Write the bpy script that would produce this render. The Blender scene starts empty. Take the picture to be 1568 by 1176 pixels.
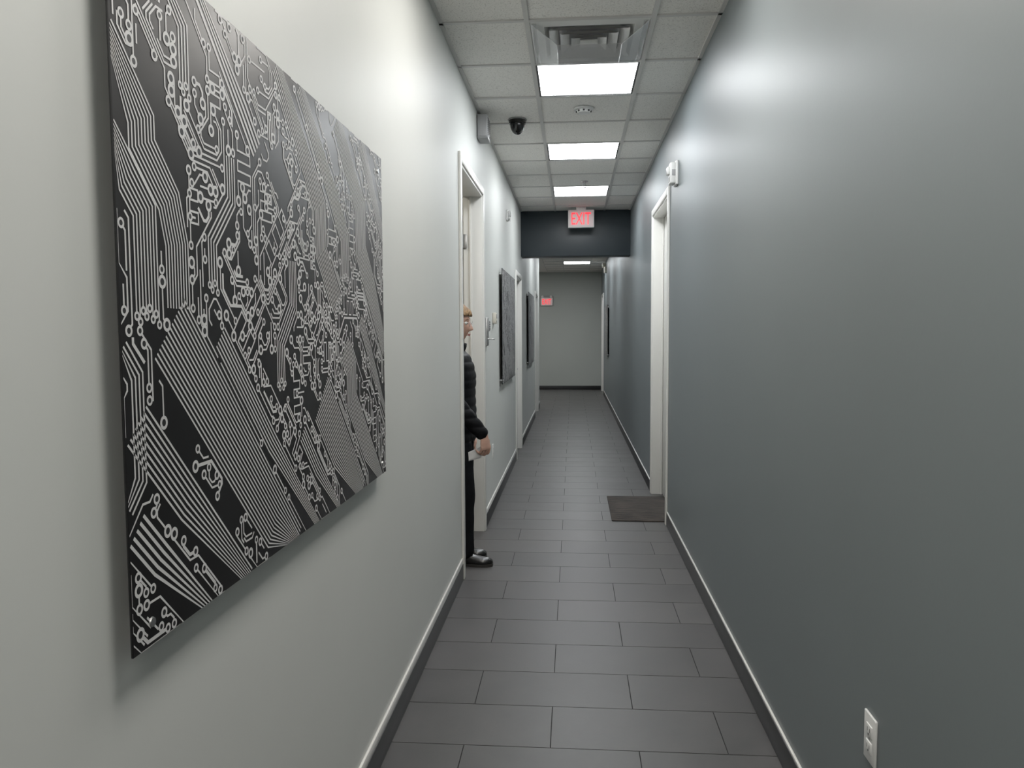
import bpy, bmesh, math, random
from mathutils import Vector, Matrix, noise
random.seed(7)
scene = bpy.context.scene
scene.view_settings.view_transform = 'Standard'
scene.view_settings.look = 'None'
scene.view_settings.exposure = 0.42
scene.view_settings.gamma = 1.14

XL, XR, H, WT = -0.652, 0.704, 2.953, 0.13
YB, YF, YEND = 19.5, -2.6, 14.8

# ------------------------------------------------------------------ materials
def lin(c):
    return tuple((v/255/12.92 if v/255 <= .04045 else ((v/255+.055)/1.055)**2.4) for v in c)
def mat(name, rgb, rough=.5, metal=0., var=0., vscale=3., bump=0., bscale=200., emit=None, estr=0., spec=.5, linear=False, rvar=0.):
    m = bpy.data.materials.new(name); m.use_nodes = True
    nt = m.node_tree; b = nt.nodes['Principled BSDF']
    c = rgb if linear else lin(rgb)
    b.inputs['Base Color'].default_value = (*c, 1)
    b.inputs['Roughness'].default_value = rough
    b.inputs['Metallic'].default_value = metal
    b.inputs['Specular IOR Level'].default_value = spec
    tc = nt.nodes.new('ShaderNodeTexCoord')
    if var > 0:
        n = nt.nodes.new('ShaderNodeTexNoise'); n.inputs['Scale'].default_value = vscale; n.inputs['Detail'].default_value = 5
        nt.links.new(tc.outputs['Object'], n.inputs['Vector'])
        r = nt.nodes.new('ShaderNodeValToRGB')
        r.color_ramp.elements[0].position = .3; r.color_ramp.elements[1].position = .7
        r.color_ramp.elements[0].color = (*[x*(1-var) for x in c], 1)
        r.color_ramp.elements[1].color = (*[min(1, x*(1+var)) for x in c], 1)
        nt.links.new(n.outputs['Fac'], r.inputs['Fac']); nt.links.new(r.outputs['Color'], b.inputs['Base Color'])
    if bump > 0:
        n2 = nt.nodes.new('ShaderNodeTexNoise'); n2.inputs['Scale'].default_value = bscale; n2.inputs['Detail'].default_value = 3
        nt.links.new(tc.outputs['Object'], n2.inputs['Vector'])
        bp = nt.nodes.new('ShaderNodeBump'); bp.inputs['Strength'].default_value = bump; bp.inputs['Distance'].default_value = .002
        nt.links.new(n2.outputs['Fac'], bp.inputs['Height']); nt.links.new(bp.outputs['Normal'], b.inputs['Normal'])
    if emit:
        b.inputs['Emission Color'].default_value = (*emit, 1); b.inputs['Emission Strength'].default_value = estr
    return m

M = {}
M['wl'] = mat('paint_light_grey', (.62, .637, .61), .5, var=.03, vscale=1.2, bump=.06, bscale=90, linear=True, spec=.4)
M['wr'] = mat('paint_slate_grey', (.158, .180, .187), .45, var=.03, vscale=1.0, bump=.06, bscale=90, linear=True, spec=.42)
M['wb'] = mat('paint_back_grey', (.42, .445, .42), .55, var=.03, vscale=1., bump=.06, bscale=90, linear=True)
M['soffit'] = mat('paint_dark_slate', (.026, .035, .041), .4, var=.04, bump=.1, bscale=90, linear=True)
M['white'] = mat('trim_white_gloss', (.80, .79, .75), .3, var=.02, linear=True)
M['cream'] = mat('cream_plastic', (.72, .68, .58), .35, linear=True, var=.02)
M['plast'] = mat('white_plastic', (.74, .74, .72), .35, linear=True, var=.01)
M['greyp'] = mat('grey_plastic', (.33, .33, .33), .4, linear=True, var=.02)
M['black'] = mat('baseboard_black', (.014, .014, .015), .4, linear=True, var=.1)
M['grout'] = mat('grout', (.008, .008, .009), .9, linear=True, var=.1, vscale=30)
M['grid'] = mat('ceiling_grid', (.58, .57, .55), .4, linear=True, var=.02)
M['gridd'] = mat('grid_painted_gap_shade', (.05, .05, .05), .7, linear=True, var=.02)
M['metal'] = mat('brushed_metal', (.55, .55, .55), .3, metal=1., linear=True, var=.03, vscale=50)
M['ablk'] = mat('art_black_metal', (.013, .013, .014), .42, linear=True, var=.25, vscale=4, spec=.3)
M['awht'] = mat('art_silver_trace', (.60, .60, .60), .5, linear=True, var=.10, vscale=5, spec=.3)
M['lamp'] = mat('lamp_diffuser_cool', (.9, .9, .9), .5, emit=(.94, .975, 1.), estr=14.)
M['lampw'] = mat('lamp_diffuser_warm', (.9, .9, .9), .5, emit=(1., .96, .90), estr=15.)
M['lampd'] = mat('lamp_side_room', (.9, .9, .9), .5, emit=(1., .93, .8), estr=7.)
M['red'] = mat('exit_red_led', (.8, .02, .03), .4, emit=(1., .015, .03), estr=.9, linear=True)
M['exitface'] = mat('exit_face', (.62, .58, .58), .4, emit=(1., .55, .55), estr=.10, linear=True)
M['domeblk'] = mat('dome_black', (.006, .006, .006), .12, linear=True, var=.05)
M['dark'] = mat('dark_slot', (.01, .01, .01), .6, linear=True, var=.05)
M['door2'] = mat('door_grey', (.40, .41, .39), .4, linear=True, var=.02)
M['skin'] = mat('skin', (.56, .33, .25), .5, linear=True, var=.10, vscale=25, bump=.1, bscale=300)
M['jacket'] = mat('jacket_black_nylon', (.005, .005, .006), .5, linear=True, var=.2, vscale=20, bump=.3, bscale=60, spec=.12)
M['pants'] = mat('trousers_black', (.007, .0075, .009), .9, linear=True, var=.2, vscale=20, bump=.4, bscale=250, spec=.1)
M['shoe'] = mat('shoe_black_leather', (.006, .006, .006), .22, linear=True, var=.1, bump=.2, bscale=100)
M['sole'] = mat('shoe_sole', (.02, .018, .016), .6, linear=True, var=.1)
M['paper'] = mat('paper_white', (.8, .8, .8), .6, linear=True, var=.01)
M['eye'] = mat('eye_white', (.7, .7, .68), .2, linear=True)
M['iris'] = mat('eye_iris', (.03, .05, .06), .15, linear=True)
M['lip'] = mat('lip', (.42, .16, .14), .45, linear=True, var=.1, vscale=60)

def hairmat():
    m = mat('hair_auburn_blond', (.30, .17, .09), .5, linear=True)
    nt = m.node_tree; b = nt.nodes['Principled BSDF']
    tc = nt.nodes.new('ShaderNodeTexCoord'); mp = nt.nodes.new('ShaderNodeMapping'); mp.inputs['Scale'].default_value = (140, 140, 14)
    n = nt.nodes.new('ShaderNodeTexNoise'); n.inputs['Scale'].default_value = 1.5; n.inputs['Detail'].default_value = 3
    nt.links.new(tc.outputs['Object'], mp.inputs['Vector']); nt.links.new(mp.outputs['Vector'], n.inputs['Vector'])
    r = nt.nodes.new('ShaderNodeValToRGB'); r.color_ramp.elements[0].position = .35; r.color_ramp.elements[1].position = .65
    r.color_ramp.elements[0].color = (.13, .060, .022, 1); r.color_ramp.elements[1].color = (.50, .31, .15, 1)
    nt.links.new(n.outputs['Fac'], r.inputs['Fac']); nt.links.new(r.outputs['Color'], b.inputs['Base Color'])
    bp = nt.nodes.new('ShaderNodeBump'); bp.inputs['Strength'].default_value = .8; bp.inputs['Distance'].default_value = .003
    nt.links.new(n.outputs['Fac'], bp.inputs['Height']); nt.links.new(bp.outputs['Normal'], b.inputs['Normal'])
    return m
M['hair'] = hairmat()

def tilemat():
    m = mat('floor_porcelain', (.05, .05, .052), .36, linear=True, spec=.45)
    nt = m.node_tree; b = nt.nodes['Principled BSDF']
    at = nt.nodes.new('ShaderNodeAttribute'); at.attribute_name = 'tv'
    tc = nt.nodes.new('ShaderNodeTexCoord')
    n = nt.nodes.new('ShaderNodeTexNoise'); n.inputs['Scale'].default_value = 5; n.inputs['Detail'].default_value = 8; n.inputs['Roughness'].default_value = .65
    nt.links.new(tc.outputs['Object'], n.inputs['Vector'])
    ad = nt.nodes.new('ShaderNodeMath'); ad.operation = 'ADD'
    nt.links.new(at.outputs['Fac'], ad.inputs[0]); nt.links.new(n.outputs['Fac'], ad.inputs[1])
    r = nt.nodes.new('ShaderNodeValToRGB')
    r.color_ramp.elements[0].position = .3; r.color_ramp.elements[1].position = 1.0
    r.color_ramp.elements[0].color = (.047, .045, .045, 1); r.color_ramp.elements[1].color = (.086, .082, .081, 1)
    nt.links.new(ad.outputs[0], r.inputs['Fac']); nt.links.new(r.outputs['Color'], b.inputs['Base Color'])
    mr = nt.nodes.new('ShaderNodeMapRange'); mr.inputs['To Min'].default_value = .32; mr.inputs['To Max'].default_value = .5
    nt.links.new(n.outputs['Fac'], mr.inputs['Value']); nt.links.new(mr.outputs['Result'], b.inputs['Roughness'])
    return m
M['tile'] = tilemat()

def acmat():
    m = mat('acoustic_tile', (.62, .61, .58), .9, linear=True)
    nt = m.node_tree; b = nt.nodes['Principled BSDF']
    tc = nt.nodes.new('ShaderNodeTexCoord')
    n = nt.nodes.new('ShaderNodeTexNoise'); n.inputs['Scale'].default_value = 130; n.inputs['Detail'].default_value = 4; n.inputs['Roughness'].default_value = .7
    nt.links.new(tc.outputs['Object'], n.inputs['Vector'])
    r = nt.nodes.new('ShaderNodeValToRGB'); r.color_ramp.elements[0].position = .34; r.color_ramp.elements[1].position = .46
    r.color_ramp.elements[0].color = (.48, .46, .43, 1); r.color_ramp.elements[1].color = (.83, .81, .77, 1)
    nt.links.new(n.outputs['Fac'], r.inputs['Fac']); nt.links.new(r.outputs['Color'], b.inputs['Base Color'])
    bp = nt.nodes.new('ShaderNodeBump'); bp.inputs['Strength'].default_value = .4; bp.inputs['Distance'].default_value = .002
    nt.links.new(n.outputs['Fac'], bp.inputs['Height']); nt.links.new(bp.outputs['Normal'], b.inputs['Normal'])
    return m
M['actile'] = acmat()

def matmat():
    m = mat('doormat_carpet', (.06, .055, .05), .95, linear=True)
    nt = m.node_tree; b = nt.nodes['Principled BSDF']
    tc = nt.nodes.new('ShaderNodeTexCoord'); mp = nt.nodes.new('ShaderNodeMapping'); mp.inputs['Scale'].default_value = (3, 26, 3)
    n = nt.nodes.new('ShaderNodeTexNoise'); n.inputs['Scale'].default_value = 2; n.inputs['Detail'].default_value = 4
    nt.links.new(tc.outputs['Object'], mp.inputs['Vector']); nt.links.new(mp.outputs['Vector'], n.inputs['Vector'])
    r = nt.nodes.new('ShaderNodeValToRGB'); r.color_ramp.elements[0].position = .35; r.color_ramp.elements[1].position = .7
    r.color_ramp.elements[0].color = (.010, .009, .009, 1); r.color_ramp.elements[1].color = (.075, .06, .05, 1)
    nt.links.new(n.outputs['Fac'], r.inputs['Fac']); nt.links.new(r.outputs['Color'], b.inputs['Base Color'])
    n2 = nt.nodes.new('ShaderNodeTexNoise'); n2.inputs['Scale'].default_value = 400
    nt.links.new(tc.outputs['Object'], n2.inputs['Vector'])
    bp = nt.nodes.new('ShaderNodeBump'); bp.inputs['Strength'].default_value = .8; bp.inputs['Distance'].default_value = .003
    nt.links.new(n2.outputs['Fac'], bp.inputs['Height']); nt.links.new(bp.outputs['Normal'], b.inputs['Normal'])
    return m
M['mat'] = matmat()

def clearmat():
    m = bpy.data.materials.new('clear_acrylic'); m.use_nodes = True
    nt = m.node_tree; nt.nodes.remove(nt.nodes['Principled BSDF']); o = nt.nodes['Material Output']
    t = nt.nodes.new('ShaderNodeBsdfTransparent'); t.inputs['Color'].default_value = (.95, .95, .95, 1)
    g = nt.nodes.new('ShaderNodeBsdfGlossy'); g.inputs['Roughness'].default_value = .05
    d = nt.nodes.new('ShaderNodeBsdfDiffuse'); d.inputs['Color'].default_value = (.8, .8, .8, 1)
    mx = nt.nodes.new('ShaderNodeMixShader'); mx.inputs[0].default_value = .22
    mx2 = nt.nodes.new('ShaderNodeMixShader'); mx2.inputs[0].default_value = .10
    nt.links.new(t.outputs[0], mx.inputs[1]); nt.links.new(g.outputs[0], mx.inputs[2])
    nt.links.new(mx.outputs[0], mx2.inputs[1]); nt.links.new(d.outputs[0], mx2.inputs[2]); nt.links.new(mx2.outputs[0], o.inputs['Surface'])
    return m
M['clear'] = clearmat()

# ------------------------------------------------------------------ mesh builder
class MB:
    def __init__(s): s.v = []; s.f = []; s.mi = []; s.sm = []; s.mats = []
    def idx(s, k):
        if k not in s.mats: s.mats.append(k)
        return s.mats.index(k)
    def add(s, vs, fs, k, smooth=False):
        o = len(s.v); i = s.idx(k)
        s.v += [tuple(v) for v in vs]
        for f in fs: s.f.append([a+o for a in f]); s.mi.append(i); s.sm.append(smooth)
    def box(s, x0, x1, y0, y1, z0, z1, k):
        vs = [(x0,y0,z0),(x1,y0,z0),(x1,y1,z0),(x0,y1,z0),(x0,y0,z1),(x1,y0,z1),(x1,y1,z1),(x0,y1,z1)]
        s.add(vs, [(3,2,1,0),(4,5,6,7),(0,1,5,4),(1,2,6,5),(2,3,7,6),(3,0,4,7)], k)
    def rbox(s, x0, x1, y0, y1, z0, z1, k, b=.003, seg=2):
        bm = bmesh.new(); bmesh.ops.create_cube(bm, size=1)
        for v in bm.verts: v.co = Vector(((x0+x1)/2+v.co.x*(x1-x0), (y0+y1)/2+v.co.y*(y1-y0), (z0+z1)/2+v.co.z*(z1-z0)))
        bmesh.ops.bevel(bm, geom=bm.edges[:], offset=b, segments=seg, affect='EDGES', profile=.5)
        s.bm(bm, k, True)
    def bm(s, bm, k, smooth=False):
        bm.verts.index_update()
        s.add([v.co.copy() for v in bm.verts], [[v.index for v in f.verts] for f in bm.faces], k, smooth); bm.free()
    def loft(s, rings, k, cap=True, smooth=True):
        n = len(rings[0]); vs = [p for r in rings for p in r]; fs = []
        for i in range(len(rings)-1):
            for j in range(n):
                a, b = i*n+j, i*n+(j+1) % n
                fs.append((a, b, b+n, a+n))
        if cap: fs.append(tuple(range(n-1, -1, -1))); fs.append(tuple((len(rings)-1)*n+j for j in range(n)))
        s.add(vs, fs, k, smooth)
    def tube(s, pts, rad, k, n=16, round_ends=True):
        pts = [Vector(p) for p in pts]
        P = []; R = []
        m = len(pts)
        for i in range(m-1):
            p0 = pts[max(i-1,0)]; p1 = pts[i]; p2 = pts[i+1]; p3 = pts[min(i+2,m-1)]
            for q in range(6):
                t = q/6
                P.append(.5*((2*p1)+(p2-p0)*t+(2*p0-5*p1+4*p2-p3)*t*t+(3*p1-p0-3*p2+p3)*t**3)); R.append(rad[i]*(1-t)+rad[i+1]*t)
        P.append(pts[-1]); R.append(rad[-1])
        if round_ends:
            d0 = (P[0]-P[1]).normalized(); d1 = (P[-1]-P[-2]).normalized(); r0, r1 = R[0], R[-1]; b0, b1 = P[0], P[-1]
            pre = [(b0+d0*r0*math.sin(a), r0*math.cos(a)) for a in (1.45, 1.1, .7, .35)]
            post = [(b1+d1*r1*math.sin(a), r1*math.cos(a)) for a in (.35, .7, 1.1, 1.45)]
            P = [p for p, _ in pre]+P+[p for p, _ in post]; R = [r for _, r in pre]+R+[r for _, r in post]
        rings = []; up = None
        for i in range(len(P)):
            d = (P[min(i+1,len(P)-1)]-P[max(i-1,0)]).normalized()
            if up is None: up = Vector((0,1,0)) if abs(d.y) < .9 else Vector((1,0,0))
            up = (up-d*up.dot(d)).normalized(); sd = d.cross(up)
            rings.append([P[i]+(up*math.cos(2*math.pi*j/n)+sd*math.sin(2*math.pi*j/n))*R[i] for j in range(n)])
        s.loft(rings, k)
    def cyl(s, p0, p1, r0, r1, k, n=32, smooth=True):
        p0 = Vector(p0); p1 = Vector(p1); d = (p1-p0).normalized()
        up = Vector((0,0,1)) if abs(d.z) < .9 else Vector((1,0,0)); up = (up-d*up.dot(d)).normalized(); sd = d.cross(up)
        rg = lambda c, r: [c+(up*math.cos(2*math.pi*j/n)+sd*math.sin(2*math.pi*j/n))*r for j in range(n)]
        A, B = rg(p0, r0), rg(p1, r1); o = A+B
        s.add(o, [(j, (j+1) % n, (j+1) % n+n, j+n) for j in range(n)], k, smooth)
        s.add(A, [tuple(range(n-1,-1,-1))], k); s.add(B, [tuple(range(n))], k)
    def obj(s, name, coll=None, parent=None):
        me = bpy.data.meshes.new(name); me.from_pydata(s.v, [], s.f)
        for k in s.mats: me.materials.append(M[k])
        me.polygons.foreach_set('material_index', s.mi); me.polygons.foreach_set('use_smooth', s.sm)
        me.update()
        bm = bmesh.new(); bm.from_mesh(me); bmesh.ops.recalc_face_normals(bm, faces=bm.faces[:]); bm.to_mesh(me); bm.free()
        o = bpy.data.objects.new(name, me); scene.collection.objects.link(o)
        if parent: o.parent = parent
        return o
def sphere_bm(c, rx, ry, rz, u=32, v=20):
    bm = bmesh.new(); bmesh.ops.create_uvsphere(bm, u_segments=u, v_segments=v, radius=1)
    for w in bm.verts: w.co = Vector((c[0]+w.co.x*rx, c[1]+w.co.y*ry, c[2]+w.co.z*rz))
    return bm
def text_geo(txt, size, ext):
    cu = bpy.data.curves.new('t', 'FONT'); cu.body = txt; cu.size = size; cu.extrude = ext; cu.align_x = 'CENTER'; cu.align_y = 'CENTER'; cu.offset = size*.004
    o = bpy.data.objects.new('t', cu); scene.collection.objects.link(o)
    bpy.context.view_layer.update()
    dg = bpy.context.evaluated_depsgraph_get(); me = o.evaluated_get(dg).to_mesh()
    vs = [v.co.copy() for v in me.vertices]; fs = [list(p.vertices) for p in me.polygons]
    bpy.data.objects.remove(o); return vs, fs

# ------------------------------------------------------------------ floor
mb = MB()
mb.box(-3.2, XR+.5, YF-.1, YB+.3, -.12, -.0022, 'grout')
RP, TL, G = .2986, .612, .0038
tv = []
nb = len(mb.f)
j0 = math.floor((YF-2.60)/RP)
j = j0
while 2.60+j*RP < YB:
    y0 = max(YF, 2.60+j*RP+G/2); y1 = min(2.60+(j+1)*RP-G/2, YB)
    off = -.08 if j % 2 == 0 else .228
    i = math.floor((-3.0-off)/TL)
    while off+i*TL < XR+.2:
        x0 = max(off+i*TL+G/2, -3.0); x1 = min(off+(i+1)*TL-G/2, XR+.2)
        if x1 > x0:
            n0 = len(mb.f); mb.box(x0, x1, y0, y1, -.012, 0, 'tile'); tv += [random.uniform(-.02, .28)]*(len(mb.f)-n0)
        i += 1
    j += 1
fl = mb.obj('floor')
at = fl.data.attributes.new('tv', 'FLOAT', 'FACE')
vals = [0.]*nb+tv
at.data.foreach_set('value', vals[:len(fl.data.polygons)])

# ------------------------------------------------------------------ walls
def wall_open(name, x0, x1, ya, yb, holes, k, z1=H+.02):
    mb = MB(); y = ya
    for (a, b, zt) in holes:
        mb.box(x0, x1, y, a, 0, z1, k); mb.box(x0, x1, a, b, zt, z1, k); y = b
    mb.box(x0, x1, y, yb, 0, z1, k)
    return mb.obj(name)
D1 = (4.45, 5.52, 2.43); D2 = (8.72, 9.56, 2.10); D3 = (13.15, 14.1, 2.10)
R1 = (5.80, 6.90, 2.46); R2 = (18.0, 18.95, 2.3)
wall_open('wall_left', XL-WT, XL, YF, YEND, [D1, D2, D3], 'wl')
wall_open('wall_right', XR, XR+WT, YF, YB, [R1, R2], 'wr')
m = MB(); m.box(-3.2, XR+WT, YB, YB+.12, 0, H+.02, 'wb'); m.obj('wall_back')
m = MB(); m.box(XL-WT, XR+WT, YF-.12, YF, 0, H+.02, 'wl'); m.obj('wall_front')
m = MB(); m.box(-3.2, -3.08, YEND-.12, YB, 0, H+.02, 'wb'); m.obj('wall_alcove_left')
m = MB(); m.box(-3.08, XL-WT, YEND-.12, YEND, 0, H+.02, 'wb'); m.obj('wall_alcove_near')
m = MB(); m.box(-3.1, -2.98, 3.2, 6.9, 0, H+.02, 'wl'); m.obj('wall_side_room_far')
m = MB(); m.box(-2.98, XL-WT, 3.2, 3.32, 0, H+.02, 'wl'); m.obj('wall_side_room_near')
m = MB(); m.box(-2.98, XL-WT, 6.78, 6.9, 0, H+.02, 'wl'); m.obj('wall_side_room_end')
m = MB(); m.rbox(XL, XR, 9.69, 9.95, 2.395, H, 'soffit', .003); m.obj('ceiling_beam')

# ------------------------------------------------------------------ ceiling
GY0 = 4.43-.61*12
gx = [XL, -.225, .385, XR]
lights = {12, 15, 18}
lights_w = {9, 6, 3}
far = {24, 28, 32}
vent = 11
mb = MB()
mb.box(-3.2, XR+WT, YF-.12, YB+.12, H+.03, H+.09, 'actile')
rows = int((YB-GY0)/.61)+1
for r in range(rows):
    ya, yb = GY0+r*.61, GY0+(r+1)*.61
    ya = max(ya, YF); yb = min(yb, YB)
    if yb <= ya: continue
    for c in range(3):
        if c == 1 and (r in lights or r in lights_w or r in far or r == vent): continue
        dz = random.uniform(-.001, .002)
        mb.box(gx[c]+.006, gx[c+1]-.006, ya+.006, yb-.006, H+.003+dz, H+.02, 'actile')
    mb.box(XL, XR, yb-.012, yb+.012, H-.004, H+.006, 'grid')
for x in gx[1:3]: mb.box(x-.012, x+.012, YF, YB, H-.0045, H+.006, 'grid')
mb.box(XL, XL+.02, YF, YB, H-.004, H+.006, 'grid'); mb.box(XR-.02, XR, YF, YB, H-.004, H+.006, 'grid')
mb.box(-3.08, XL-WT, YF, YB, H+.003, H+.02, 'actile'); mb.box(-3.08, XL, YEND, YB, H+.002, H+.02, 'actile')
mb.obj('ceiling')
for r in sorted(lights | lights_w | far):
    k = 'lampw' if r in lights_w else 'lamp'
    ya = GY0+r*.61; yb = ya+.61; x0, x1 = gx[1], gx[2]
    m = MB()
    m.box(x0+.024, x1-.024, ya+.024, yb-.024, H+.002, H+.006, k)
    for a in ((x0+.012, x0+.024, ya+.012, yb-.012), (x1-.024, x1-.012, ya+.012, yb-.012), (x0+.024, x1-.024, ya+.012, ya+.024), (x0+.024, x1-.024, yb-.024, yb-.012)):
        m.box(*a, H-.002, H+.01, 'gridd')  # solid dark strips, shade of the gap round the panel put into the colour
    m.box(x0+.012, x1-.012, ya+.012, yb-.012, H+.01, H+.028, 'plast')
    m.obj('ceiling_light_panel')
m = MB(); m.box(-2.1, -1.5, 4.7, 5.3, H-.004, H+.002, 'lampd'); m.box(-2.13, -1.47, 4.67, 5.33, H-.003, H+.003, 'plast'); m.obj('ceiling_light_panel')
m = MB(); m.box(-2.1, -1.5, 16.7, 17.3, H-.005, H+.001, 'lampw'); m.box(-2.13, -1.47, 16.67, 17.33, H-.003, H+.002, 'plast'); m.obj('ceiling_light_panel')

ya = GY0+vent*.61; yb = ya+.61; x0, x1 = gx[1]+.012, gx[2]-.012; ya += .012; yb -= .012
m = MB(); cx, cy = (x0+x1)/2, (ya+yb)/2; hw = (x1-x0)/2; 
def sqring(m, h0, z0, h1, z1, k, t=.004):
    A = [(cx+sx*h0, cy+sy*h0, z0) for sx, sy in ((-1,-1),(1,-1),(1,1),(-1,1))]; B = [(cx+sx*h1, cy+sy*h1, z1) for sx, sy in ((-1,-1),(1,-1),(1,1),(-1,1))]
    A2 = [(p[0], p[1], p[2]+t) for p in A]; B2 = [(p[0], p[1], p[2]+t) for p in B]
    vs = A+B+A2+B2; fs = []
    for i in range(4):
        q = (i+1) % 4; fs += [(i, q, q+4, i+4), (i+8, i+12, q+12, q+8)]
    m.add(vs, fs, k)
sqring(m, hw, H+.001, hw-.07, H-.002, 'plast'); sqring(m, hw-.07, H-.002, hw-.09, H+.02, 'plast')
for q in range(3):
    h = .2-.055*q; sqring(m, h, H-.012, h-.045, H+.014, 'plast')
m.box(cx-hw, cx+hw, cy-hw, cy+hw, H+.022, H+.028, 'greyp')
m.rbox(cx-.045, cx+.045, cy-.045, cy+.045, H-.012, H-.004, 'plast', .002)
m.obj('air_vent')
m = MB(); t = .003; zb = H-.075
def sheet(m, pts, k, th=.003):
    P = [Vector(p) for p in pts]; n = (P[1]-P[0]).cross(P[2]-P[0]).normalized()*th
    m.add(P+[p+n for p in P], [(0,1,2,3),(7,6,5,4),(0,4,5,1),(1,5,6,2),(2,6,7,3),(3,7,4,0)], k)
bx, by = .16, .17
sheet(m, [(cx-bx,cy-by,zb),(cx+bx,cy-by,zb),(cx+bx,cy+by,zb),(cx-bx,cy+by,zb)], 'clear')
sheet(m, [(cx-bx,cy-by,zb),(cx-bx,cy+by,zb),(cx-hw+.01,cy+hw-.03,H-.006),(cx-hw+.01,cy-hw+.03,H-.006)], 'clear')
sheet(m, [(cx+bx,cy-by,zb),(cx+bx,cy+by,zb),(cx+hw-.01,cy+hw-.03,H-.006),(cx+hw-.01,cy-hw+.03,H-.006)], 'clear')
sheet(m, [(cx-bx,cy+by,zb),(cx+bx,cy+by,zb),(cx+hw-.03,cy+hw-.01,H-.006),(cx-hw+.03,cy+hw-.01,H-.006)], 'clear')
for sx in (-1, 1):
    m.rbox(cx+sx*(hw-.02)-.012, cx+sx*(hw-.02)+.012, cy-hw+.02, cy+hw-.02, H-.012, H-.004, 'clear', .002)
m.obj('air_vent_deflector')

m = MB(); c = (-.395, 5.55)
m.cyl((c[0],c[1],H), (c[0],c[1],H-.03), .062, .06, 'domeblk', 40)
bm = sphere_bm((c[0],c[1],H-.03), .052, .052, .075, 40, 24); bmesh.ops.delete(bm, geom=[v for v in bm.verts if v.co.z > H-.028], context='VERTS'); m.bm(bm, 'domeblk', True)
m.cyl((c[0],c[1],H-.001), (c[0],c[1],H-.006), .068, .068, 'greyp', 40)
m.obj('dome_security_camera')
m = MB(); c = (.07, 5.32)
m.cyl((c[0],c[1],H), (c[0],c[1],H-.012), .068, .064, 'plast', 40); m.cyl((c[0],c[1],H-.012), (c[0],c[1],H-.03), .05, .042, 'plast', 40)
for a in range(8):
    q = a*math.pi/4; m.rbox(c[0]+.047*math.cos(q)-.006, c[0]+.047*math.cos(q)+.006, c[1]+.047*math.sin(q)-.006, c[1]+.047*math.sin(q)+.006, H-.026, H-.016, 'dark', .001)
m.obj('smoke_detector')
m = MB(); c = (.115, 7.84)
m.cyl((c[0],c[1],H), (c[0],c[1],H-.008), .036, .03, 'metal', 32); m.cyl((c[0],c[1],H-.008), (c[0],c[1],H-.04), .009, .007, 'metal', 16)
for sx in (-1, 1): m.tube([(c[0]+sx*.006,c[1],H-.03),(c[0]+sx*.016,c[1],H-.045),(c[0],c[1],H-.062)], [.003]*3, 'metal', 8)
m.cyl((c[0],c[1],H-.062), (c[0],c[1],H-.065), .022, .022, 'metal', 24)
m.obj('fire_sprinkler')

# ------------------------------------------------------------------ trims
def baseboard(name, side, segs, capk='white', caph=.012):
    m = MB()
    for a, b in segs:
        if side < 0:
            m.rbox(XL, XL+.010, a, b, 0, .095, 'black', .002); m.rbox(XL, XL+.0085, a, b, .095, .095+caph, capk, .002)
        else:
            m.rbox(XR-.010, XR, a, b, 0, .095, 'black', .002); m.rbox(XR-.0085, XR, a, b, .095, .095+caph, capk, .002)
    return m.obj(name)
CW = .05
baseboard('baseboard_left', -1, [(YF, D1[0]-CW), (D1[1]+CW, D2[0]-CW), (D2[1]+CW, D3[0]-CW), (D3[1]+CW, YEND)], 'white', .034)
baseboard('baseboard_right', 1, [(YF, R1[0]-CW), (R1[1]+CW, R2[0]-CW), (R2[1]+CW, YB)], 'white', .011)
m = MB(); m.rbox(-3.0, XR-.012, YB-.010, YB, 0, .095, 'black', .002); m.obj('baseboard_back')

def frame(name, side, d, k='white'):
    a, b, zt = d; m = MB(); X = XL if side < 0 else XR; s = 1 if side < 0 else -1
    xa, xb = sorted((X, X+s*.016)); ja, jb = sorted((X-s*WT, X+s*.006))
    m.rbox(xa, xb, a-CW, a+.004, 0, zt+CW, k, .004); m.rbox(xa, xb, b-.004, b+CW, 0, zt+CW, k, .004); m.rbox(xa, xb, a, b, zt-.004, zt+CW, k, .004)
    m.rbox(ja, jb, a, a+.018, 0, zt, k, .002); m.rbox(ja, jb, b-.018, b, 0, zt, k, .002); m.rbox(ja, jb, a, b, zt-.018, zt, k, .002)
    sa, sb = sorted((X-s*.085, X-s*.07))
    m.rbox(sa, sb, b-.032, b-.018, 0, zt-.018, k, .002); m.rbox(sa, sb, a+.018, a+.03, 0, zt-.018, k, .002)
    return m.obj(name)
frame('trim_1', -1, D1); frame('trim_2', -1, D2); frame('trim_3', -1, D3); frame('trim_4', 1, R1); frame('trim_5', 1, R2)

def closed_door(name, side, d, k, flip=False):
    a, b, zt = d; m = MB(); X = XL if side < 0 else XR; s = 1 if side < 0 else -1
    xa, xb = sorted((X-s*WT+s*.003, X-s*.088))
    m.rbox(xa, xb, a+.02, b-.02, .008, zt-.02, k, .003)
    f = X-s*.088
    yh = a+.085 if flip else b-.085; dy = 1 if flip else -1
    m.cyl((f, yh, 1.0), (f+s*.012, yh, 1.0), .028, .026, 'metal', 24)
    m.tube([(f+s*.008, yh, 1.0), (f+s*.045, yh, 1.0), (f+s*.052, yh+dy*.02, 1.0), (f+s*.052, yh+dy*.11, 1.0)], [.008]*4, 'metal', 12)
    ye = b-.022 if flip else a+.022
    for z in (.25, 1.2, zt-.3): m.cyl((f+s*.004, ye, z-.045), (f+s*.004, ye, z+.045), .006, .006, 'metal', 12)
    return m.obj(name)
closed_door('door_2', -1, D2, 'white'); closed_door('door_3', -1, D3, 'door2'); closed_door('door_4', 1, R1, 'white', True); closed_door('door_5', 1, R2, 'white')
m = MB(); hx = XL-WT-.008
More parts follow.
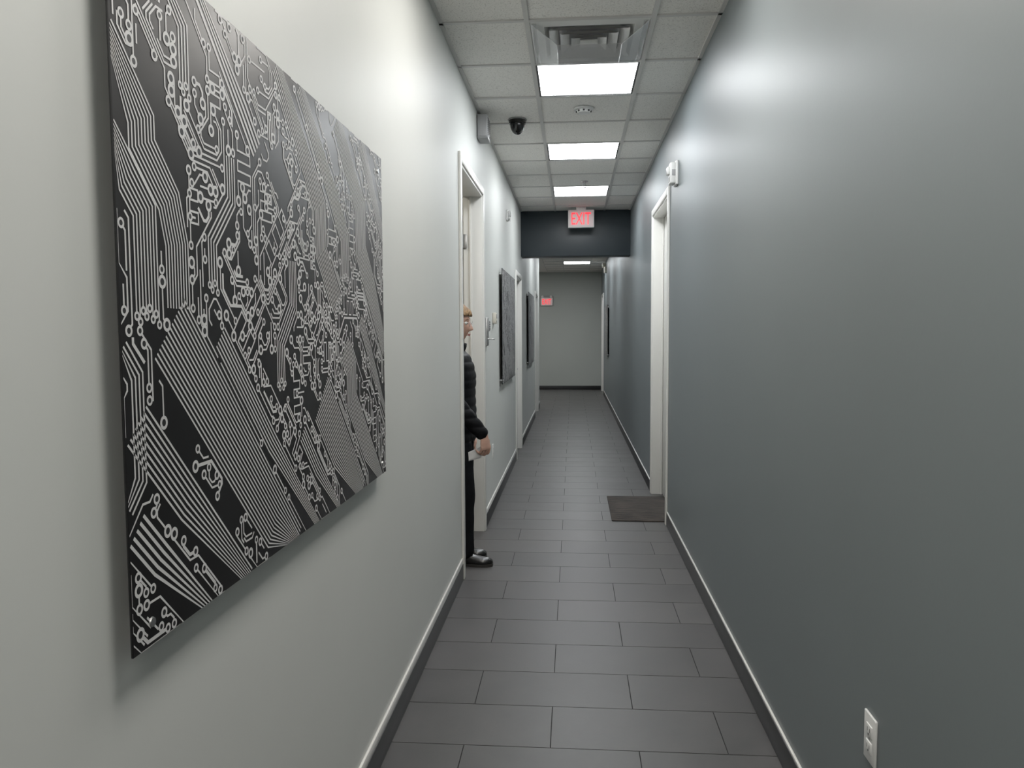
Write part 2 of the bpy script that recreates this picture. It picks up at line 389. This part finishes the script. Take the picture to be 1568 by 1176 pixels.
m.rbox(hx-1.02, hx, 5.505, 5.55, .008, 2.41, 'cream', .003)
for z in (.25, 1.2, 2.1): m.rbox(hx-.004, hx+.034, 5.493, 5.500, z-.05, z+.05, 'metal', .001); m.cyl((hx+.004, 5.494, z-.05), (hx+.004, 5.494, z+.05), .007, .007, 'metal', 12)
m.cyl((hx-.95, 5.505, 1.0), (hx-.95, 5.49, 1.0), .028, .026, 'metal', 24)
m.tube([(hx-.95, 5.5, 1.0), (hx-.95, 5.46, 1.0), (hx-.93, 5.452, 1.0), (hx-.84, 5.452, 1.0)], [.008]*4, 'metal', 12)
m.obj('door_1')

m = MB(); m.rbox(.295, .79, 5.86, 6.74, .0, .009, 'mat', .003); m.obj('doormat')

# ------------------------------------------------------------------ wall devices
def outlet(side, y, z):
    m = MB(); X = XL if side < 0 else XR; s = 1 if side < 0 else -1
    def bx(o0, o1, y0, y1, z0, z1, k, b): 
        xa, xb = sorted((X+s*o0, X+s*o1)); m.rbox(xa, xb, y0, y1, z0, z1, k, b)
    bx(0, .006, y-.035, y+.035, z-.058, z+.058, 'plast', .0025)
    for dz in (-.02, .02):
        bx(.004, .0085, y-.017, y+.017, z+dz-.0145, z+dz+.0145, 'plast', .002)
        bx(.007, .0088, y-.008, y-.0055, z+dz-.003, z+dz+.007, 'dark', .0004); bx(.007, .0088, y+.0055, y+.008, z+dz-.003, z+dz+.007, 'dark', .0004)
        m.cyl((X+s*.0080, y, z+dz-.008), (X+s*.0088, y, z+dz-.008), .0025, .0025, 'dark', 12)
    m.cyl((X+s*.005, y, z), (X+s*.0075, y, z), .003, .003, 'metal', 12)
    return m.obj('wall_outlet')
outlet(1, 1.82, .487); outlet(-1, 6.15, .49)

def strobe(side, y, z, hh=.075, dep=.06):
    m = MB(); X = XL if side < 0 else XR; s = 1 if side < 0 else -1
    def bx(o0, o1, y0, y1, z0, z1, k, b):
        xa, xb = sorted((X+s*o0, X+s*o1)); m.rbox(xa, xb, y0, y1, z0, z1, k, b)
    bx(0, .02, y-.06, y+.06, z-hh, z+hh, 'plast', .006); bx(.018, dep*.75, y-.052, y+.052, z-hh+.008, z+hh-.008, 'plast', .01)
    bx(dep*.7, dep, y-.03, y+.03, z-.01, z+.045, 'plast', .01)
    for q in range(4): bx(dep*.74, dep*.77, y-.03, y+.03, z-.055+q*.009, z-.051+q*.009, 'dark', .0008)
    bx(dep*.9, dep*1.03, y-.008, y+.008, z+.0, z+.036, 'metal', .003)
    bx(.015, dep*.6, y-.0535, y-.051, z-.02, z+.02, 'greyp', .001)
    return m.obj('fire_alarm_strobe')
strobe(1, 5.36, 2.515, .08, .075); strobe(-1, 7.6, 2.59, .05, .045)
m = MB(); m.rbox(XL+.002, XL+.075, 5.27, 5.45, 2.765, 2.925, 'greyp', .008); m.rbox(XL+.008, XL+.068, 5.262, 5.272, 2.775, 2.915, 'greyp', .004); m.rbox(XL, XL+.01, 5.30, 5.42, 2.78, 2.91, 'plast', .002)
for q in range(9): m.rbox(XL+.07, XL+.0765, 5.285, 5.435, 2.785+q*.014, 2.790+q*.014, 'dark', .001)
m.obj('wall_speaker')
m = MB(); m.rbox(XL, XL+.018, 5.70, 5.78, 1.35, 1.56, 'metal', .004); m.rbox(XL+.016, XL+.03, 5.715, 5.765, 1.46, 1.54, 'greyp', .003)
m.tube([(XL+.016, 5.74, 1.40), (XL+.05, 5.74, 1.40), (XL+.055, 5.75, 1.40), (XL+.055, 5.80, 1.40)], [.006]*4, 'metal', 10)
for a in range(3):
    for b in range(4): m.rbox(XL+.029, XL+.032, 5.722+a*.013, 5.732+a*.013, 1.470+b*.017, 1.482+b*.017, 'dark', .001)
m.obj('door_keypad')
m = MB(); m.rbox(XL, XL+.03, 6.21, 6.30, 1.52, 1.61, 'cream', .006); m.rbox(XL+.028, XL+.032, 6.225, 6.285, 1.565, 1.597, 'greyp', .001); m.cyl((XL+.029, 6.255, 1.54), (XL+.034, 6.255, 1.54), .008, .008, 'greyp', 16); m.obj('thermostat')

# ------------------------------------------------------------------ exit signs
def exit_sign(cx, y, cz, w, h, ceil=True, wallmount=False):
    m = MB(); d = .022
    m.rbox(cx-w/2, cx+w/2, y-d, y+d, cz-h/2, cz+h/2, 'plast', .006)
    m.rbox(cx-w/2+.012, cx+w/2-.012, y-d-.003, y-d+.002, cz-h/2+.012, cz+h/2-.012, 'exitface', .001)
    vs, fs = text_geo('EXIT', h*.86, .002)
    xs = [v.x for v in vs]; ys = [v.y for v in vs]; sx = (w*.74)/(max(xs)-min(xs)); sz = (h*.66)/(max(ys)-min(ys)); my = (max(ys)+min(ys))/2; mx = (max(xs)+min(xs))/2
    m.add([(cx+(v.x-mx)*sx, y-d-.005-v.z, cz+(v.y-my)*sz) for v in vs], fs, 'red')
    if ceil: m.rbox(cx-.06, cx+.06, y-.03, y+.03, cz+h/2-.002, H, 'plast', .003)
    if wallmount:
        m.rbox(cx-.05, cx+.05, y+d-.004, YB, cz-.05, cz+.05, 'plast', .003)
        m.rbox(cx-w/2, cx+w/2, y-d, y+d, cz+h/2-.002, cz+h/2+.05, 'greyp', .004)
        for q in (-1, 1): m.cyl((cx+q*w*.36, y-.02, cz+h/2+.03), (cx+q*w*.36, y-.055, cz+h/2+.022), .02, .032, 'plast', 20)
    return m.obj('exit_sign')
exit_sign(.095, 9.45, 2.815, .315, .215)
exit_sign(-.665, YB-.04, 2.215, .30, .20, False, True)

m = MB(); m.rbox(XR-.05, XR, 16.4, 16.68, 2.70, 2.82, 'cream', .006)
for q in (16.44, 16.64): m.cyl((XR-.03, q, 2.82), (XR-.03, q, 2.84), .01, .01, 'cream', 12); m.cyl((XR-.02, q, 2.865), (XR-.085, q-.01, 2.855), .03, .042, 'cream', 24); m.cyl((XR-.085, q-.01, 2.855), (XR-.088, q-.01, 2.855), .036, .036, 'plast', 24)
m.obj('emergency_light')

# ------------------------------------------------------------------ circuit board art
def make_art():
    rnd = random.Random(33)
    W, Hh = 1.483, 1.025; g = .0093; TW = .0036
    nx, nz = int(W/g), int(Hh/g)
    occ = [[False]*(nz+1) for _ in range(nx+1)]
    dia = set()
    mb = MB()
    N = .0247
    def ribbon(pts, w):
        P = [Vector((p[0], p[1])) for p in pts]; Lr = []; 
        for i, p in enumerate(P):
            d0 = (P[i]-P[i-1]).normalized() if i > 0 else None; d1 = (P[i+1]-P[i]).normalized() if i < len(P)-1 else None
            if d0 is None: d0 = d1
            if d1 is None: d1 = d0
            n0 = Vector((-d0.y, d0.x)); n1 = Vector((-d1.y, d1.x)); b = n0+n1
            if b.length < .1: b = n0
            b.normalize(); k = 1/max(.5, b.dot(n0)); Lr.append((p+b*w/2*k, p-b*w/2*k))
        vs = []; fs = []
        cl = lambda v: (N, min(max(v.x, .001), W-.001), min(max(v.y, .001), Hh-.001))
        for a, b in Lr: vs += [cl(a), cl(b)]
        for i in range(len(P)-1): fs.append((2*i, 2*i+1, 2*i+3, 2*i+2))
        mb.add(vs, fs, 'awht')
    def ringpad(x, z, r1, r0):
        if not (r1 < x < W-r1 and r1 < z < Hh-r1): return
        n = 18; vs = []; fs = []
        for q in range(n):
            a = 2*math.pi*q/n; vs += [(N+.0002, x+r1*math.cos(a), z+r1*math.sin(a)), (N+.0002, x+r0*math.cos(a), z+r0*math.sin(a))]
        for q in range(n):
            p = (q+1) % n; fs.append((2*q, 2*p, 2*p+1, 2*q+1))
        mb.add(vs, fs, 'awht')
        mb.add([(N+.0001, x+r0*1.02*math.cos(2*math.pi*q/n), z+r0*1.02*math.sin(2*math.pi*q/n)) for q in range(n)], [tuple(range(n))], 'ablk')
    def mark(p, q, rad):
        px, py = p[0], p[1]; qx, qy = q[0], q[1]; L = math.hypot(qx-px, qy-py); dx, dy = (qx-px)/max(L,1e-6), (qy-py)/max(L,1e-6); r2 = rad*rad
        for i in range(max(0, int((min(px,qx)-rad)/g)), min(nx, int((max(px,qx)+rad)/g)+1)+1):
            for k in range(max(0, int((min(py,qy)-rad)/g)), min(nz, int((max(py,qy)+rad)/g)+1)+1):
                cx_, cy_ = i*g-px, k*g-py; t = min(max(cx_*dx+cy_*dy, 0), L)
                if (cx_-dx*t)**2+(cy_-dy*t)**2 < r2: occ[i][k] = True
    def bundle(pts, n, sp=.0092, w=.0040, endpad=0):
        P = [Vector(p) for p in pts]; nr = []
        for i in range(len(P)):
            d0 = (P[i]-P[i-1]).normalized() if i > 0 else (P[1]-P[0]).normalized(); d1 = (P[i+1]-P[i]).normalized() if i < len(P)-1 else d0
            n0 = Vector((-d0.y, d0.x)); n1 = Vector((-d1.y, d1.x)); b = (n0+n1).normalized(); nr.append(b/max(.5, b.dot(n0)))
        for q in range(n):
            o = (q-(n-1)/2)*sp
            L = [P[i]+nr[i]*o for i in range(len(P))]
            if endpad:
                st = endpad*(abs(q-(n-1)/2)) ; d = (L[-1]-L[-2]).normalized(); L[-1] = L[-1]+d*(st+.012*(q % 2))
            ribbon(L, w)
            for i in range(len(L)-1): mark(L[i], L[i+1], sp*.78+.002)
            if endpad: ringpad(L[-1].x, L[-1].y, .0070, .0033); mark(L[-1], L[-1]+Vector((.001, 0)), .012)
    def blank(poly):
        for i in range(nx+1):
            for k in range(nz+1):
                x, z = i*g, k*g; ins = False
                for a in range(len(poly)):
                    x1, z1 = poly[a]; x2, z2 = poly[a-1]
                    if (z1 > z) != (z2 > z) and x < (x2-x1)*(z-z1)/(z2-z1)+x1: ins = not ins
                if ins: occ[i][k] = True
    bundle([(-.02,.86),(.07,.77),(.07,.735),(.14,.665),(.16,.60),(.16,.50)], 9, .0085, .0033)
    bundle([(-.02,.73),(.03,.68),(.07,.64),(.07,.50)], 8, .0085, .0033, .004)
    bundle([(.13,.47),(.28,.32),(.53,.07),(.63,-.03)], 15, .0092, .0036)
    bundle([(.03,.33),(.10,.26),(.17,.19),(.38,-.02)], 8, .0100, .0038)
    bundle([(.02,.18),(.08,.12),(.22,-.02)], 5, .0125, .0055)
    bundle([(.0,.44),(.035,.40),(.035,.25),(.0,.215)], 4, .0095, .0036)
    bundle([(.30,.455),(.52,.235),(.785,-.03)], 6, .0092, .0038)
    bundle([(.26,1.03),(.42,.88),(.48,.82)], 4, .0135, .0070)
    bundle([(.12,1.03),(.20,.95),(.20,.86)], 4, .0095, .0038, .004)
    bundle([(.60,1.03),(.78,.85),(.86,.77),(.86,.66),(.98,.54)], 9, .0095, .0038, .004)
    bundle([(.74,1.03),(.95,.83),(1.06,.72),(1.06,.62)], 8, .0095, .0040, .004)
    bundle([(1.02,1.03),(1.22,.83),(1.22,.70),(1.33,.59),(1.50,.42)], 11, .0098, .0040)
    bundle([(1.25,1.03),(1.50,.78)], 9, .0100, .0044)
    bundle([(1.04,.42),(1.10,.36),(1.10,.27),(1.26,.11),(1.40,-.03)], 10, .0095, .0040)
    bundle([(.84,.30),(.98,.16),(1.17,-.03)], 16, .0092, .0036)
    bundle([(.70,.23),(.80,.13),(.96,-.03)], 5, .0095, .0038)
    bundle([(.66,.62),(.66,.52),(.58,.44),(.58,.36)], 5, .0098, .0038, .004)
    bundle([(1.20,.50),(1.30,.40),(1.50,.20)], 5, .0100, .0040)
    bundle([(.36,.78),(.36,.70),(.28,.62),(.28,.55)], 4, .0098, .0038, .004)
    blank([(.03,.80),(.18,.62),(.20,.75),(.10,.88)])
    blank([(.11,.43),(.21,.34),(.17,.22),(.10,.29)])
    blank([(.46,.42),(.58,.30),(.66,.34),(.60,.42)])
    blank([(.20,.24),(.30,.14),(.27,.10),(.17,.21)])
    blank([(.86,1.0),(1.0,.86),(1.03,.90),(.93,1.02)])
    blank([(.52,.80),(.62,.72),(.68,.78),(.60,.86)])
    blank([(1.12,.48),(1.20,.40),(1.20,.34),(1.12,.42)])
    blank([(.30,.20),(.37,.13),(.34,.10),(.27,.17)])
    blank([(.74,.36),(.82,.28),(.80,.22),(.71,.31)])
    blank([(.40,.66),(.47,.60),(.44,.54),(.38,.60)])
    blank([(.20,1.0),(.27,.93),(.27,.86),(.22,.90)])
    blank([(1.28,.78),(1.36,.70),(1.36,.64),(1.27,.72)])
    DIR = [(1,0),(1,1),(0,1),(-1,1),(-1,0),(-1,-1),(0,-1),(1,-1)]
    def free(i, k): return 0 <= i <= nx and 0 <= k <= nz and not occ[i][k]
    def stepok(i, k, d):
        dx, dz = DIR[d]; a, b = i+dx, k+dz
        if not free(a, b): return False
        if dx and dz and (min(i,a), min(k,b), 1 if dx*dz < 0 else 0) in dia: return False
        return True
    def commit(cells, w, padA, padB):
        for c in cells: occ[c[0]][c[1]] = True
        for a, b in zip(cells, cells[1:]):
            dx, dz = b[0]-a[0], b[1]-a[1]
            if dx and dz: dia.add((min(a[0],b[0]), min(a[1],b[1]), 0 if dx*dz < 0 else 1))
        pts = [cells[0]]
        for q in range(1, len(cells)-1):
            if (cells[q][0]-cells[q-1][0], cells[q][1]-cells[q-1][1]) != (cells[q+1][0]-cells[q][0], cells[q+1][1]-cells[q][1]): pts.append(cells[q])
        pts.append(cells[-1])
        ribbon([(p[0]*g, p[1]*g) for p in pts], w)
        for pd, c in ((padA, cells[0]), (padB, cells[-1])):
            if pd:
                r1 = rnd.choice([.0078, .0088, .0108]); ringpad(c[0]*g, c[1]*g, r1, r1*.52)
                for a in (-1,0,1):
                    for b in (-1,0,1):
                        i, k = c[0]+a, c[1]+b
                        if 0 <= i <= nx and 0 <= k <= nz: occ[i][k] = True
    for tr in range(1500):
        i, k = int(rnd.uniform(.12, .95)*nx), int(rnd.uniform(.1, .95)*nz)
        main = rnd.choice([6, 7, 7, 0, 1]); L = rnd.randint(3, 7); turns = rnd.randint(3, 7)
        perp = (main+2) % 8; cells = [(i,k)]; ok = free(i, k)
        def go(d, n):
            nonlocal ok
            for _ in range(n):
                a, b = cells[-1]
                if not ok or not stepok(a, b, d): ok = False; return
                nc = (a+DIR[d][0], b+DIR[d][1])
                if nc in cells: ok = False; return
                cells.append(nc)
        go(main, rnd.randint(2, 5)); sgn = 1
        for t in range(turns):
            pd = perp if sgn > 0 else (perp+4) % 8
            go(pd, L); go(main, 2); sgn = -sgn
            if not ok: break
        go(main, rnd.randint(1, 4))
        if ok: commit(cells, TW, True, True)
    for tr in range(6500):
        i, k = rnd.randint(0, nx), rnd.randint(0, nz)
        if not free(i, k): continue
        d0 = rnd.choice([7,7,7,7,3,6,6,2,0,5]); prog = [(rnd.randint(4, 15), rnd.choice([-1, 1])) for _ in range(6)]
        fam = rnd.choice([1,2,3,4,5,6]) if tr < 3500 else 1; pd = (d0+2) % 8
        w = TW if rnd.random() < .93 else TW*1.6
        for q in range(fam):
            a, b = i+DIR[pd][0]*q, k+DIR[pd][1]*q
            if not free(a, b): break
            cells = [(a, b)]; d = d0
            for (n, t) in prog:
                blocked = False
                for _ in range(n):
                    c = cells[-1]
                    if stepok(*c, d): cells.append((c[0]+DIR[d][0], c[1]+DIR[d][1]))
                    else: blocked = True; break
                if blocked:
                    c = cells[-1]
                    alt = [(d+s) % 8 for s in ((1,-1) if rnd.random() < .5 else (-1,1)) if stepok(*c, (d+s) % 8)]
                    if not alt: break
                    d = alt[0]
                else: d = (d+t) % 8
                if len(set(cells)) != len(cells): break
            if len(set(cells)) != len(cells): continue
            mn = 5 if tr < 4000 else 3
            if len(cells) >= mn: commit(cells, w, rnd.random() < .6, rnd.random() < .8)
    mb.rbox(.020, N-.0006, 0, W, 0, Hh, 'ablk', .0012)
    for s in (.05, W-.05):
        for w in (.035, Hh-.05):
            mb.cyl((-.006, s, w), (.020, s, w), .009, .009, 'metal', 20)
            mb.cyl((N-.001, s, w), (N+.002, s, w), .008, .007, 'metal', 20)
    return mb
artmb = make_art()
A0 = artmb.obj('circuit_board_wall_art')
OFF = .006
A0.location = (XL+OFF, 1.017, .99)
def art_copy(loc, rz=0):
    o = bpy.data.objects.new('circuit_board_wall_art', A0.data); scene.collection.objects.link(o); o.location = loc; o.rotation_euler = (0, 0, rz); return o
art_copy((XL+OFF, 6.76, .99)); art_copy((XL+OFF, 10.75, .99)); art_copy((XR-OFF, 16.75, .96), math.pi)

# ------------------------------------------------------------------ woman in the doorway
PY = 4.77
emp = bpy.data.objects.new('woman', None); scene.collection.objects.link(emp)
def remesh(mbx, name, vox, smooth_it=2):
    o = mbx.obj(name); md = o.modifiers.new('r', 'REMESH'); md.mode = 'VOXEL'; md.voxel_size = vox; md.use_smooth_shade = True
    if smooth_it: s = o.modifiers.new('s', 'SMOOTH'); s.iterations = smooth_it; s.factor = .5
    bpy.context.view_layer.update(); dg = bpy.context.evaluated_depsgraph_get()
    me = bpy.data.meshes.new_from_object(o.evaluated_get(dg)); bpy.data.objects.remove(o)
    n = bpy.data.objects.new(name, me); scene.collection.objects.link(n); n.parent = emp
    for p in me.polygons: p.use_smooth = True
    return n
b = MB(); n = 36
def ell(z, cx, hx, hy, cy=PY): return [(cx+hx*math.cos(2*math.pi*j/n), cy+hy*math.sin(2*math.pi*j/n), z) for j in range(n)]
b.loft([ell(.77,-.735,.118,.165), ell(.80,-.735,.128,.178), ell(.88,-.738,.134,.185), ell(1.0,-.735,.125,.172), ell(1.08,-.735,.122,.168), ell(1.17,-.733,.126,.180), ell(1.25,-.738,.116,.188), ell(1.305,-.745,.098,.172), ell(1.34,-.752,.073,.118), ell(1.37,-.756,.058,.070)], 'jacket')
b.tube([(-.748,PY-.160,1.288),(-.745,PY-.203,1.19),(-.712,PY-.212,1.05),(-.64,PY-.205,.95),(-.552,PY-.19,.845)], [.058,.056,.053,.049,.040], 'jacket', 20)
b.tube([(-.748,PY+.160,1.288),(-.76,PY+.203,1.19),(-.765,PY+.22,1.05),(-.73,PY+.215,.93),(-.69,PY+.21,.81)], [.058,.056,.053,.048,.040], 'jacket', 20)
for sy, fx in ((-.085, .0), (.09, -.035)):
    b.tube([(-.735,PY+sy*.95,.86),(-.705+fx*.5,PY+sy,.66),(-.683+fx,PY+sy,.47),(-.682+fx,PY+sy,.28),(-.678+fx,PY+sy,.10)], [.100,.088,.074,.067,.064], 'pants', 22)
b.tube([(-.757,PY,1.33),(-.750,PY,1.42)], [.053,.050], 'skin', 20)
body = remesh(b, 'body', .0075, 3)
me = body.data; me.materials.clear()
for k in ('jacket', 'pants'): me.materials.append(M[k])
for v in me.vertices:
    z = v.co.z
    if z > .775 and z < 1.32:
        v.co += v.normal*(.006*abs(math.sin(math.pi*(z-.775)/.055))**.6-.003)
    elif z <= .775:
        v.co += v.normal*.004*noise.noise(Vector((v.co.x*9, v.co.y*9, z*14)))
for p in me.polygons: p.material_index = 0 if p.center.z > .773 else 1
m = MB(); rings = []
for (r, z) in ((.060,1.335),(.071,1.35),(.075,1.375),(.073,1.395),(.066,1.398),(.061,1.375),(.055,1.345)):
    rings.append([(-.752+r*1.08*math.cos(2*math.pi*j/40)+(z-1.34)*.2, PY+r*math.sin(2*math.pi*j/40), z-.014*math.cos(2*math.pi*j/40)) for j in range(40)])
m.loft(rings, 'jacket', cap=False); o = m.obj('collar', parent=emp)
m = MB(); m.tube([(-.757,PY,1.33),(-.748,PY,1.47)], [.051,.048], 'skin', 24); m.obj('neck', parent=emp)
HC = Vector((-.736, PY, 1.512))
def headpt(th, ph, off=0.):
    x = (.094+off)*math.cos(ph)*math.cos(th); y = (.073+off)*math.cos(ph)*math.sin(th); z = (.113+off)*math.sin(ph)
    if z < 0:
        t = -z/.115
        y *= 1-.30*t**1.3
        if x < 0: x *= 1-.50*t**1.5
        else: x *= 1+.10*t
    if off == 0 and x > 0:
        G = lambda a, s: math.exp(-(a/s)**2)
        if -.05 < z < .02:
            pr = max(0, min(1, (.018-z)/.05))*(1 if z > -.036 else max(0, (z+.05)/.014)); x += .027*pr*G(y, .011)+.006*G(z+.034,.01)*G(abs(y)-.012,.008)
        x += -.010*G(abs(y)-.031, .016)*G(z-.004, .014)+.004*G(z-.024, .010)*G(abs(y)-.028,.02)+.006*G(z+.060, .006)*G(y, .024)+.006*G(z+.072, .006)*G(y, .02)-.003*G(z+.066,.003)*G(y,.02)+.014*G(z+.096, .016)*G(y, .028)
    return Vector((x, y, z))
def sph(fn, U=96, V=72):
    vs = [fn(0, -math.pi/2)]; fs = []
    for i in range(1, V):
        for j in range(U): vs.append(fn(-math.pi+2*math.pi*j/U, -math.pi/2+math.pi*i/V))
    vs.append(fn(0, math.pi/2)); top = len(vs)-1
    for j in range(U): fs.append((0, 1+(j+1) % U, 1+j)); fs.append((top, 1+(V-2)*U+j, 1+(V-2)*U+(j+1) % U))
    for i in range(V-2):
        for j in range(U):
            a = 1+i*U+j; c = 1+i*U+(j+1) % U; fs.append((a, c, c+U, a+U))
    return vs, fs
rot = Matrix.Rotation(math.radians(-3), 3, 'Z') @ Matrix.Rotation(math.radians(5), 3, 'Y')
T = lambda p: HC+rot @ Vector(p)
m = MB(); vs, fs = sph(headpt); m.add([T(v) for v in vs], fs, 'skin', True)
for s in (-1, 1):
    bm = sphere_bm((0,0,0), .012, .012, .012, 20, 14)
    for v in bm.verts: v.co = T(v.co+Vector((.0745, s*.031, .003)))
    m.bm(bm, 'eye', True)
    bm = sphere_bm((0,0,0), .003, .0055, .0055, 16, 10)
    for v in bm.verts: v.co = T(v.co+Vector((.0855, s*.031, .003)))
    m.bm(bm, 'iris', True)
    m.tube([T((.086, s*.016, .026)), T((.088, s*.032, .030)), T((.078, s*.048, .025))], [.002,.0028,.0015], 'hair', 8)
    m.tube([T((.004, s*.070, -.022)), T((-.004, s*.080, -.008)), T((-.010, s*.086, .010)), T((-.002, s*.084, .026)), T((.010, s*.076, .020)), T((.010, s*.072, .0))], [.006,.005,.005,.005,.005,.005], 'skin', 10)
    bm = sphere_bm((0,0,0), .014, .005, .022, 16, 12)
    for v in bm.verts: v.co = T(v.co+Vector((.0, s*.075, .003)))
    m.bm(bm, 'skin', True)
m.tube([T((.092,-.020,-.0655)), T((.1005,0,-.064)), T((.092,.020,-.0655))], [.002,.0042,.002], 'lip', 10)
m.tube([T((.090,-.017,-.070)), T((.0985,0,-.0715)), T((.090,.017,-.070))], [.002,.0045,.002], 'lip', 10)
m.obj('head', parent=emp)
m = MB()
def hairpt(th, ph):
    p = headpt(th, ph, .013)
    k = noise.noise(Vector((th*9, ph*1.6, 3.3)))*.006+noise.noise(Vector((th*30, ph*3, 1.1)))*.0025
    L = p.length; p = p*(1+k/L)
    if p.x < .03:
        f = min(1, max(0, (.03-p.z)/.06))*min(1, (.03-p.x)/.04); p.x -= .008*f; p.y *= 1+.08*f
    return p
vs, fs = sph(hairpt, 120, 80)
def keep(p): 
    lim = .030+max(0, (p.z-.02))*1.15 if p.z > -.01 else .022
    return (p.x < lim or p.z > .072) and p.z > -.080
kf = [f for f in fs if all(keep(vs[i]) for i in f)]
used = sorted({i for f in kf for i in f}); mp = {a: q for q, a in enumerate(used)}
m.add([T(vs[i]) for i in used], [[mp[i] for i in f] for f in kf], 'hair', True)
rr = random.Random(3)
for q in range(150):
    th = rr.uniform(-1.7, 1.7); a = hairpt(th, 1.2); c = hairpt(th, .70); c2 = hairpt(th*1.3, rr.uniform(.36, .54))
    m.tube([T(a), T(c*1.03), T(c2*1.02)], [.0015, .0022, .0006], 'hair', 6)
ho = m.obj('hair', parent=emp); sd = ho.modifiers.new('sol', 'SOLIDIFY'); sd.thickness = .006; sd.offset = -1
m = MB()
for s in (-1, 1):
    m.tube([T((.103-.004*abs(math.cos(a)), s*.031+.021*math.cos(a), .001+.015*math.sin(a))) for a in [2*math.pi*q/16 for q in range(17)]], [.0012]*17, 'metal', 8)
    m.tube([T((.098, s*.052, .005)), T((.06, s*.070, .006)), T((.0, s*.080, .004))], [.0013]*3, 'metal', 8)
m.tube([T((.102, -.010, .004)), T((.106, 0, .007)), T((.102, .010, .004))], [.0012]*3, 'metal', 8)
m.obj('glasses', parent=emp)

def hand(name, wr, a, p, r, curl, vox=.0022):
    a = Vector(a).normalized(); p = Vector(p); p = (p-a*p.dot(a)).normalized(); r = a.cross(p)*r
    m = MB(); W0 = Vector(wr); Q = lambda x, y, z: W0+a*x+r*y+p*z
    nn = 20; rings = []
    for (x, hw, ht) in ((-.035,.024,.020),(-.01,.025,.019),(.01,.029,.018),(.035,.036,.016),(.06,.039,.0135),(.074,.039,.011),(.080,.036,.008)):
        rings.append([Q(x, hw*math.cos(2*math.pi*j/nn), ht*math.sin(2*math.pi*j/nn)) for j in range(nn)])
    m.loft(rings, 'skin')
    for q, (off, ln) in enumerate(((.0315,.92),(.0108,1.0),(-.0108,.94),(-.0315,.76))):
        base = Q(.076-.004*abs(q-1.2), off, 0); c = curl+q*6; pts = [Q(.055, off, 0), base]; rad = [.0080, .0088-.0007*(q == 3)]; ang = 0
        cur = base
        for sg, L in enumerate((.040, .026, .020)):
            ang += math.radians((c*.75, c*1.0, c*.6)[sg]); cur = cur+(a*math.cos(ang)+p*math.sin(ang)+r*(off*.9))*L*ln; pts.append(cur); rad.append((.0080,.0072,.0060)[sg]-.0006*(q == 3))
        m.tube(pts, rad, 'skin', 12)
    m.tube([Q(.012,.020,.006), Q(.035,.040,.016), Q(.060,.044,.032), Q(.080,.034,.044)], [.012,.0115,.0095,.0075], 'skin', 12)
    o = remesh(m, name, vox, 1); o.data.materials.clear(); o.data.materials.append(M['skin']); return o
hand('hand_right', (-.535, PY-.188, .822), (.12, 0, -1), (-.75, .66, 0), 1, 40)
hand('hand_left', (-.683, PY+.208, .785), (.10, 0, -1), (-.1, -1, 0), -1, 25)
m = MB(); vs = []; fs = []
for i in range(9):
    for j in range(7):
        u, v = i/8, j/6
        vs.append((-.545-.115*u-.01*v, PY-.165+.012*math.sin(u*2.4)+.02*u, .765-.055*u-.075*v+.02*u*v))
for i in range(8):
    for j in range(6): a = i*7+j; fs.append((a, a+1, a+8, a+7))
m.add(vs, fs, 'paper', True); o = m.obj('paper', parent=emp); sd = o.modifiers.new('s', 'SOLIDIFY'); sd.thickness = .0012

def shoe(name, hx, cy):
    m = MB(); nn = 24; secs = []
    prof = [(.000,.018,.045),(.008,.028,.062),(.03,.034,.075),(.06,.034,.082),(.095,.034,.074),(.13,.038,.058),(.165,.044,.048),(.20,.045,.042),(.23,.040,.037),(.25,.030,.030),(.262,.016,.020)]
    rings = []
    for (x, hw, ht) in prof:
        rg = []
        for j in range(nn):
            a = 2*math.pi*j/nn; c, s_ = math.cos(a), math.sin(a)
            zz = .014+(ht*(abs(s_)**.8) if s_ > 0 else 0.0)
            rg.append((hx+x, cy+hw*(abs(c)**.8)*(1 if c > 0 else -1), zz))
        rings.append(rg)
    m.loft(rings, 'shoe')
    rings = []
    for (x, hw, ht) in prof:
        rings.append([(hx+x*1.015-.002, cy+sy*(hw+.004), z) for sy, z in ((-1, 0 if x < .075 or x > .11 else .008), (1, 0 if x < .075 or x > .11 else .008), (1, .017), (-1, .017))])
    m.loft(rings, 'sole', smooth=False)
    for q in range(3): x = hx+.115+q*.02; m.tube([(x, cy-.022, .070-q*.008), (x+.002, cy, .080-q*.009), (x, cy+.022, .070-q*.008)], [.0022]*3, 'shoe', 6)
    return m.obj(name, parent=emp)
shoe('shoe_right', -.762, PY-.085); shoe('shoe_left', -.82, PY+.09)

# ------------------------------------------------------------------ world & camera
w = bpy.data.worlds.new('World'); scene.world = w; w.use_nodes = True
w.node_tree.nodes['Background'].inputs['Color'].default_value = (.5, .55, .6, 1); w.node_tree.nodes['Background'].inputs['Strength'].default_value = .2
a = math.radians(4.56); bb = math.radians(3.84); ro = math.radians(.3)
F = Vector((-math.sin(a)*math.cos(bb), math.cos(a)*math.cos(bb), -math.sin(bb))); R = Vector((math.cos(a), math.sin(a), 0)); U = R.cross(F)
R2 = R*math.cos(ro)-U*math.sin(ro); U2 = U*math.cos(ro)+R*math.sin(ro)
cd = bpy.data.cameras.new('camera'); cam = bpy.data.objects.new('camera', cd); scene.collection.objects.link(cam)
mw = Matrix((R2, U2, -F)).transposed().to_4x4(); mw.translation = (0, 0, 1.45); cam.matrix_world = mw
cd.sensor_width = 36; cd.lens = 1178/1568*36; cd.clip_start = .02
scene.camera = cam
